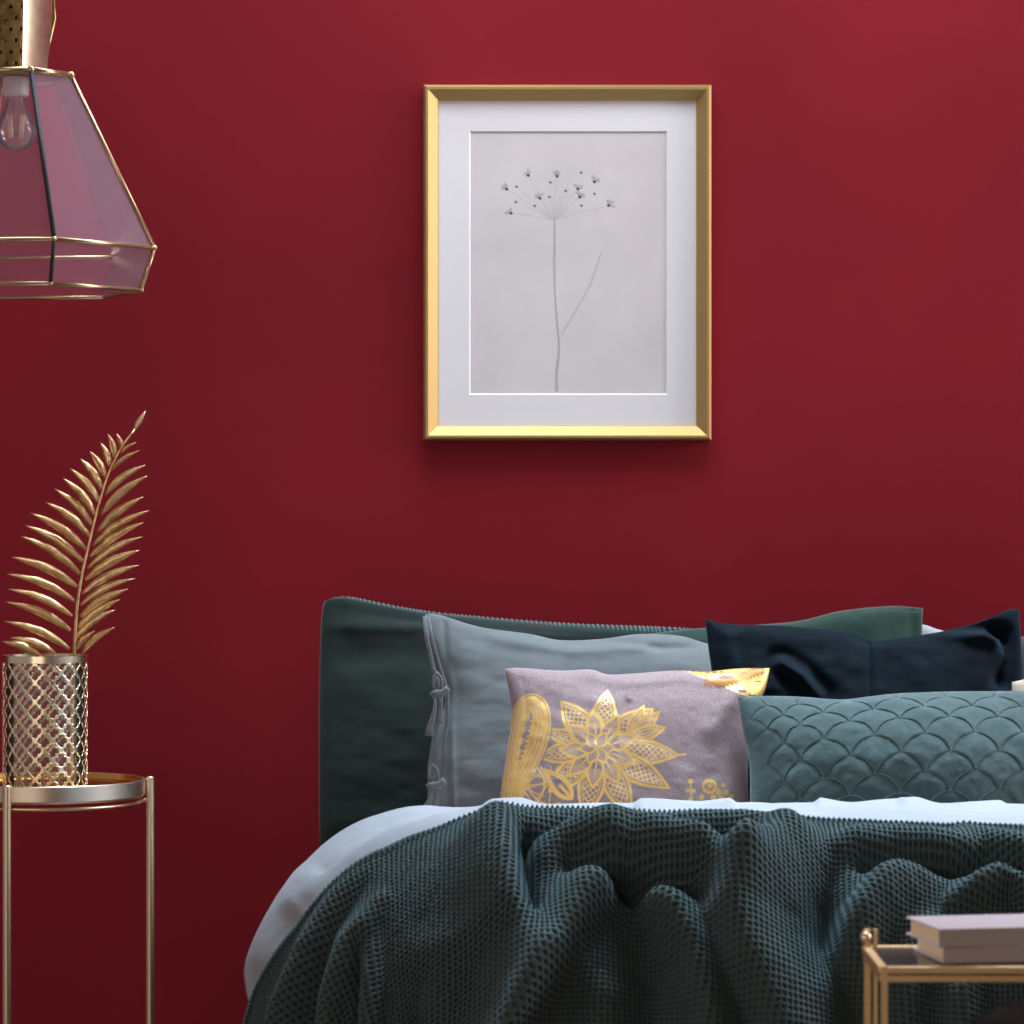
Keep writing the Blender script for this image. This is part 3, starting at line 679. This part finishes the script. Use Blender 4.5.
mb = MB(); V = [hexp(Rt, zt+.004, k) for k in range(6)]+[hexp(Rt, zt-.001, k) for k in range(6)]
mb.add(V, [(0, 1, 2, 3, 4, 5), (11, 10, 9, 8, 7, 6)]+[(k, k+6, (k+1) % 6+6, (k+1) % 6) for k in range(6)])
obj('cap_plate', mb, M['oldbrass'], root)
# perforated crown: four curved panels round a square
A1 = math.radians(18); CH = .145; zc = zt+.004
def crownR(t): return .0495*(.93+.10*math.sin(t*2.4)+.10*t)
for k in range(4):
    nu, nv = 46, 96; hole = (k % 2 == 0)
    grid = {}; mb = MB(); V = []
    for j in range(nv+1):
        t = j/nv; R = crownR(t); a, b = A1+k*PI/2, A1+(k+1)*PI/2
        for i in range(nu+1):
            s = .015+.97*i/nu; p = np.array([math.cos(a), math.sin(a)])*(1-s)+np.array([math.cos(b), math.sin(b)])*s
            p = p*R*(1+.10*math.sin(PI*s)); V.append((cx+p[0], cy+p[1], zc+t*CH))
    Fc = []
    for j in range(nv):
        for i in range(nu):
            xx = (i+.5)/nu*.070; zz = (j+.5)/nv*CH; hit = False
            if hole:
                for r_ in range(9):
                    for c_ in range(4):
                        hx = .008+c_*.0175+(.00875 if r_ % 2 else 0); hz = .010+r_*.0165
                        if (xx-hx)**2+(zz-hz)**2 < .0026**2: hit = True
            if not hit: a = j*(nu+1)+i; Fc.append((a, a+1, a+nu+2, a+nu+1))
    po = obj('crown_panel', mb.add(V, Fc), M['oldbrass'] if hole else M['crown'], root, smooth=True)
    so = po.modifiers.new('t', 'SOLIDIFY'); so.thickness = .0012; so.offset = -1
for k in (0, 2):   # leaf-shaped straps on the plain sides
    a = A1+(k-.5+.5)*PI/2+.12; c, s = math.cos(a), math.sin(a)
    obj('strap', MB().tube([(cx+c*r, cy+s*r, zc+h) for r, h in ((.044, .004), (.044, .02), (.050, .05), (.058, .085), (.056, .12), (.046, .150))], [.002, .003, .0045, .005, .004, .002], 8), M['oldbrass'], root, smooth=True)
obj('crown_cap', MB().lathe([(.001, .02), (.030, .012), (.052, 0), (.054, -.006)], (cx, cy, zc+CH+.004), 32), M['oldbrass'], root, smooth='auto')
obj('cord', MB().tube([(cx, cy, zc+CH+.02), (cx, cy, H-.03)], .003, 8), M['darkwood'], root, smooth=True)
obj('ceiling_rose', MB().lathe([(.05, 0), (.05, -.01), (.02, -.035)][::-1], (cx, cy, H), 32), M['oldbrass'], root, smooth='auto')
zs = CAMZ+(512-97)/F*LD
obj('socket', MB().lathe([(.0165, 0), (.019, .002), (.0195, .012), (.0195, zt-zs-.002)], (cx, cy, zs), 32), M['porcelain'], root, smooth='auto')
bz = CAMZ+(512-131)/F*LD
bp = [(.0005, -.0305)]
for k in range(1, 14):
    a = -PI/2+k*PI/2/9; bp.append((.0305*math.cos(a), .0305*math.sin(a)))
bp = bp[:13]+[(.0165, .0355), (.0135, .045), (.0130, zs-bz+.004)]
bulb = obj('bulb', MB().lathe(bp, (cx, cy, bz), 40, cap=False), M['bulbglass'], root, smooth=True)
mb = MB()
for (dx, dy) in ((-.010, .0), (-.006, -.004), (.006, .004), (.010, 0)):
    mb.tube([(cx+dx*.9, cy+dy, bz-.010), (cx+dx*1.15, cy+dy, bz+.024)], .0020, 8)
obj('filament', mb, M['fil'], bulb, smooth=True)
obj('glass_stem', MB().tube([(cx, cy, bz-.008), (cx, cy, bz+.02), (cx, cy, bz+.045)], [.002, .003, .007], 10), M['bulbglass'], bulb, smooth=True)

# ------------------------------------------------------------------ side table, vase, palm leaf
TD = 5.6; tx, ty = at(45, 0, TD)[0], TD-WALL; zr = .6225; TR = .160
root = thing('side_table', 'round gold tray side table with thin tube legs left of the bed', 'table', (tx, ty, 0))
tr = obj('tray', MB().lathe([(TR-.004, -.028), (TR, -.024), (TR, -.001), (TR-.001, 0), (TR-.004, 0), (TR-.005, -.009)], (tx, ty, zr), 96, cap=False).lathe([(.0005, -.028), (TR-.004, -.028)], (tx, ty, zr), 96, cap=False), M['tray'], root, smooth='auto')
obj('tray_surface', MB().lathe([(TR-.005, -.0005), (TR-.0062, -.0095), (TR-.010, -.0115), (.0005, -.0115)][::-1], (tx, ty, zr), 96, cap=False), M['trayin'], tr, smooth='auto')
ringp = [(tx+(TR-.008)*math.cos(a), ty+(TR-.008)*math.sin(a), zr-.036) for a in np.linspace(0, 2*PI, 73)[:-1]]
obj('support_ring', MB().tube(ringp, .0030, 8, closed=True), M['rose'], root, smooth=True)
for a in (math.radians(6), math.radians(-103), math.radians(137)):
    x, y = tx+(TR+.0072)*math.cos(a), ty+(TR+.0072)*math.sin(a)
    lg = obj('leg', MB().tube([(x, y, 0), (x, y, zr+.0015), (x, y, zr+.003)], [.0068, .0068, .0055], 20), M['rose'], root, smooth='auto')
    obj('bracket', MB().tube([(x, y, zr-.034), (tx+(TR-.012)*math.cos(a), ty+(TR-.012)*math.sin(a), zr-.036)], .0042, 8), M['rose'], lg, smooth=True)
lo = [(tx+(TR+.004)*math.cos(a), ty+(TR+.004)*math.sin(a), .10) for a in np.linspace(0, 2*PI, 73)[:-1]]
obj('lower_ring', MB().tube(lo, .003, 8, closed=True), M['rose'], root, smooth=True)

VR = .0675; vz0 = zr-.0112; vz1 = CAMZ+(512-655)/F*TD; VH = vz1-vz0
root = thing('vase', 'cylindrical gold quatrefoil lattice vase with glass liner on the gold tray', 'vase', (tx, ty, vz0))
obj('glass_liner', MB().lathe([(.0005, .002), (VR-.006, .002), (VR-.0045, .004), (VR-.0045, VH-.004), (VR-.0065, VH-.004), (VR-.0065, .006), (.0005, .006)], (tx, ty, vz0), 64, cap=False), M['vaseglass'], root, smooth='auto')
rm = obj('rim', MB().lathe([(VR-.002, VH-.011), (VR+.0008, VH-.011), (VR+.0008, VH), (VR-.002, VH)], (tx, ty, vz0), 96, cap=False), M['lattice'], root, smooth='auto')
NC, NR = 15, 6.5; ph_ = VH-.011
# perforated sleeve: a fine sheet with quatrefoil openings cut out
nu, nv = NC*26, 190
us = np.arange(nu); vs = np.arange(nv+1)
V = []
for j in vs:
    for i in us:
        a = 2*PI*i/nu; V.append((tx+VR*math.cos(a), ty+VR*math.sin(a), vz0+ph_*j/nv))
Fc = []
def solid(u, v):
    """u, v in cell units; ogee-quatrefoil openings centred on whole and half cells"""
    for ou, ov in ((0, 0), (.5, .5)):
        x = (u-ou+.5) % 1-.5; y = (v-ov+.5) % 1-.5; x, y = abs(x), abs(y)
        # four lobes plus a diamond core
        if (x+y) < .325: return False
        if math.hypot(x-.19, y) < .165 or math.hypot(x, y-.19) < .165: return False
    return True
pat = [[solid((i+.5)/26, (j+.5)/nv*NR) or j < 2 for i in range(nu)] for j in range(nv)]
for j in range(nv):
    for i in range(nu):
        if pat[j][i]: k = (i+1) % nu; Fc.append((j*nu+i, j*nu+k, (j+1)*nu+k, (j+1)*nu+i))
sl = obj('lattice_sleeve', MB().add(V, Fc), M['lattice'], root, smooth=True)
so = sl.modifiers.new('t', 'SOLIDIFY'); so.thickness = .0014; so.offset = -1

c_ = lambda x, y: (x/3.53, 390+y/3.53)
rach = curve([(71, 775), (72, 720), (73, 680), c_(262, 920), c_(272, 770), c_(290, 650), c_(320, 520), c_(350, 400), c_(385, 290), c_(430, 200), c_(475, 140)], 60)
def pd(x, y): return 5.575-.03*math.sin((655-y)/240*PI)      # the frond bows gently forward
root = thing('palm_leaf', 'gold painted palm frond standing in the lattice vase', 'plant decoration', at(71, 775, 5.575))
obj('leaf_stem', MB().tube([at(x, y, pd(x, y)) for x, y in rach], list(np.linspace(.0034, .0014, 60)), 10), M['palm'], root, smooth=True)
LT = [((38, 875), (195, 932)), ((8, 888), (150, 945)), ((15, 817), (245, 915)), ((20, 748), (250, 850)), ((28, 703), (255, 800)), ((25, 650), (262, 745)), ((42, 590), (272, 695)), ((75, 517), (282, 650)),
      ((87, 478), (292, 605)), ((108, 435), (305, 565)), ((162, 397), (318, 520)), ((193, 350), (325, 480)), ((223, 312), (335, 445)), ((247, 278), (348, 395)), ((283, 243), (358, 350)),
      ((317, 217), (370, 310)), ((355, 186), (385, 270)), ((380, 155), (402, 238)), ((412, 155), (425, 208)),
      ((405, 838), (290, 930)), ((335, 850), (258, 925)), ((408, 775), (265, 880)), ((425, 738), (275, 840)), ((453, 702), (283, 800)), ((477, 665), (285, 760)), ((492, 618), (290, 720)), ((494, 565), (300, 670)),
      ((505, 517), (310, 630)), ((508, 467), (318, 590)), ((527, 425), (328, 550)), ((507, 377), (345, 500)), ((522, 302), (358, 440)), ((513, 265), (372, 370)), ((492, 213), (392, 285)), ((482, 185), (425, 225)),
      ((515, 72), (473, 142))]
for i, (tip, base) in enumerate(LT):
    t_ = np.array(c_(*tip)); b_ = np.array(c_(*base)); v_ = t_-b_; L = np.hypot(*v_); nrm = np.array([-v_[1], v_[0]])/L
    leftside = tip[0] < base[0]; up = -nrm if nrm[1] > 0 else nrm     # picture-up side
    sag = .06*L if i < 35 else 0
    wd = min(5.4, 2.4+L*.068) if i < 35 else 3.4
    if i in (33, 34): wd *= .6
    dd0 = pd(*b_); dz_ = random.uniform(-.030, .004); tw = random.uniform(.55, 1.0); n = 16; V = []
    for k in range(n+1):
        s = k/n; c = b_+v_*s+up*sag*math.sin(PI*s); w = wd*(math.sin(PI*min(1, s*.93+.07))**.8 if s < 1 else 0)*(1-.25*s)
        w = max(w, .12); d_ = dd0+dz_*s
        wig = .0012*math.sin(s*19+i)
        hi = c+up*w; lo_ = c-up*w*tw
        V += [at(hi[0], hi[1], d_+.004+wig), at(c[0], c[1], d_+.0005-wig*.5), at(lo_[0], lo_[1], d_+.006-wig)]
    Fc = []
    for k in range(n): Fc += [(3*k, 3*k+1, 3*k+4, 3*k+3), (3*k+1, 3*k+2, 3*k+5, 3*k+4)]
    lf = obj('leaflet', MB().add(V, Fc), M['palm'], root, smooth=True)
    so = lf.modifiers.new('t', 'SOLIDIFY'); so.thickness = .0006

# ------------------------------------------------------------------ brass table with two books
f1, b1 = 3.55, 3.72
zt_ = CAMZ-(969-512)/F*f1; xl = (883-512)/F*f1
yf, yb = f1-WALL, b1-WALL; xr_ = xl+.62; rr = .0045
root = thing('brass_table', 'slim brass framed glass table standing before the foot of the bed', 'table', (xl+.3, (yf+yb)/2, 0))
mb = MB()
for y in (yf, yb): mb.box((xl, y-rr, zt_-rr), (xr_, y+rr, zt_+rr*.6))
for x in (xl, xr_): mb.box((x-rr, yf, zt_-rr), (x+rr, yb, zt_+rr*.6))
obj('top_frame', mb, M['brass'], root, bevel=.001)
mb = MB(); mb.box((xl, yf-rr, zt_-.0125), (xr_, yf+rr*.7, zt_-.0065)); mb.box((xl, yb-rr, zt_-.0125), (xr_, yb+rr*.7, zt_-.0065))
for x in (xl, xr_): mb.box((x-rr*.7, yf, zt_-.0125), (x+rr*.7, yb, zt_-.0065))
obj('lower_rail', mb, M['brass'], root)
obj('glass_top', MB().box((xl+rr, yf+rr, zt_-.002), (xr_-rr, yb-rr, zt_+.0015)), M['vaseglass'], root)
for x, y in ((xl, yf), (xl, yb), (xr_, yf), (xr_, yb)):
    sx = 1 if x == xl else -1; sy = 1 if y == yf else -1; hgt = zt_+(.020 if y == yb else .003)
    mb = MB().box((min(x, x+sx*.0035)-.002, y-.005, 0), (max(x, x+sx*.0035)+.001, y+.005, hgt))
    if y == yb: mb.box((x+sx*.010-.002, y-.004, 0), (x+sx*.010+.002, y+.004, hgt))
    lg = obj('leg', mb, M['brass'], root)
    if y == yb: obj('corner_ball', MB().sphere((x-sx*.001, y-.006, zt_+.012), .0065, 8), M['rose'], lg, smooth=True)
def book(z0, th, x0, d0, rot, w, l, label, name='book'):
    """x0, d0: the front-left corner (spine side faces the eye)"""
    c, s = math.cos(rot), math.sin(rot); o = np.array([x0, d0-WALL, 0])
    def W_(u, v, z): return (o[0]+u*c-v*s, o[1]+u*s+v*c, z)
    root = thing(name, label, 'book', W_(l/2, w/2, z0), None)
    def bx(a, b):
        (u0, v0, q0), (u1, v1, q1) = a, b
        return MB().add([W_(u0, v0, q0), W_(u1, v0, q0), W_(u1, v1, q0), W_(u0, v1, q0), W_(u0, v0, q1), W_(u1, v0, q1), W_(u1, v1, q1), W_(u0, v1, q1)],
                        [(0,3,2,1),(4,5,6,7),(0,1,5,4),(1,2,6,5),(2,3,7,6),(3,0,4,7)])
    obj('cover_board', bx((0, 0, z0+th-.0022), (l, w, z0+th)), M['cover'], root, bevel=.0005)
    obj('cover_board', bx((0, 0, z0), (l, w, z0+.0022)), M['cover'], root, bevel=.0005)
    obj('spine', bx((0, -.0012, z0+.0003), (l, .0012, z0+th-.0006)), M['spine'], root, bevel=.0005)
    obj('page_block', bx((.004, .002, z0+.0022), (l-.004, w-.005, z0+th-.0022)), M['pages'], root)
bz0 = zt_+.0030
book(bz0, .0165, (943-512)/F*3.572, 3.572, math.radians(9), .115, .215, 'taupe hardback book lying on the brass table, lower of the two')
book(bz0+.0167, .0190, (939-512)/F*3.567, 3.567, math.radians(11), .112, .225, 'pale lilac hardback book, upper of the two on the brass table')

# furry stool at the lower right corner
fxc, fyc, fzt = at(1140, 0, 3.1)[0], 3.1-WALL, CAMZ-(1003-512)/F*3.1
root = thing('fur_stool', 'round stool with dark brown fur seat at the bottom right corner', 'stool', (fxc, fyc, 0))
seat = obj('fur_seat', MB().lathe([(.10, -.085), (.150, -.08), (.165, -.055), (.158, -.030), (.13, -.012), (.08, -.003), (.03, 0), (.001, 0)], (fxc, fyc, fzt), 96), M['fur'], root, smooth=True)
mb = MB()
for i in range(5200):
    a = random.uniform(0, 2*PI); r = .162*math.sqrt(random.uniform(.02, 1)); zz = fzt-.001-.030*(r/.158)**3-(random.uniform(0, .03) if r > .15 else 0)
    p = np.array([fxc+r*math.cos(a), fyc+r*math.sin(a), zz]); d = np.array([math.cos(a)*.6+random.uniform(-.5, .5), math.sin(a)*.6+random.uniform(-.5, .5), .55])
    d = d/np.linalg.norm(d)*random.uniform(.006, .012); sd = np.cross(d, [0, 0, 1.]); sd = sd/np.linalg.norm(sd)*.0006
    mb.add([p-sd, p+sd, p+d+np.array([0, 0, -.001])], [(0, 1, 2)])
obj('fur_pile', mb, M['fur'], seat)
for k in range(4):
    a = PI/4+k*PI/2; obj('leg', MB().tube([(fxc+.13*math.cos(a), fyc+.13*math.sin(a), 0), (fxc+.09*math.cos(a), fyc+.09*math.sin(a), fzt-.08)], [.010, .016], 12), M['darkwood'], root, smooth='auto')

# ------------------------------------------------------------------ light and camera
def area(name, loc, target, sx, sy, power, col):
    L = bpy.data.lights.new(name, 'AREA'); L.shape = 'RECTANGLE'; L.size = sx; L.size_y = sy; L.energy = power; L.color = col
    o = bpy.data.objects.new(name, L); COL.objects.link(o); o.location = loc
    o.rotation_euler = (Vector(target)-Vector(loc)).to_track_quat('-Z', 'Y').to_euler(); return o
area('window_daylight', (X1-.02, (WY0+WY1)/2+.02, (WZ0+WZ1)/2), (.3, -.75, .9), 1.4, 1.4, 98, (.97, .96, 1.0))
area('skylight_daylight', ((SX0+SX1)/2, (SY0+SY1)/2, H-.02), ((SX0+SX1)/2, (SY0+SY1)/2-.05, 0), 2.6, .6, 40, (.82, .90, 1.0))
sk = area('added_downlight', (.65, (SY0+SY1)/2+.12, H-.025), (.45, (SY0+SY1)/2-.40, 0), 2.0, .40, 22, (.64, .86, 1.0)); sk.data.spread = math.radians(62)  # extra narrow lamp added to brighten upward-facing cloth
area('left_fill', (X0+.02, (LY0+LY1)/2, (LZ0+LZ1)/2), (.6, -2.6, .6), 1.2, 1.2, 16, (1, .88, .76))  # warm fill lamp added at the made-up left window
area('front_fill', (-1.6, -7.3, 1.6), (0, 0, 1.1), 2.6, 2.2, 34, (1, .86, .76))  # added soft fill lamp behind the camera, no window there
wd = bpy.data.worlds.new('world'); S.world = wd; wd.use_nodes = True
wd.node_tree.nodes['Background'].inputs[0].default_value = (.7, .82, 1, 1); wd.node_tree.nodes['Background'].inputs[1].default_value = .6
cd = bpy.data.cameras.new('camera'); cam = bpy.data.objects.new('camera', cd); COL.objects.link(cam)
cam.location = (0, -WALL, CAMZ); cam.rotation_euler = (PI/2, 0, 0); cd.sensor_width = 36; cd.lens = F/1024*36
cd.clip_start = .05; cd.dof.use_dof = True; cd.dof.focus_distance = 5.5; cd.dof.aperture_fstop = 11
S.camera = cam
S.view_settings.view_transform = 'Standard'; S.view_settings.look = 'None'; S.view_settings.gamma = 1; S.view_settings.use_curve_mapping = False
S.view_settings.exposure = 0.0
try: S.cycles.use_denoising = True
except Exception: pass
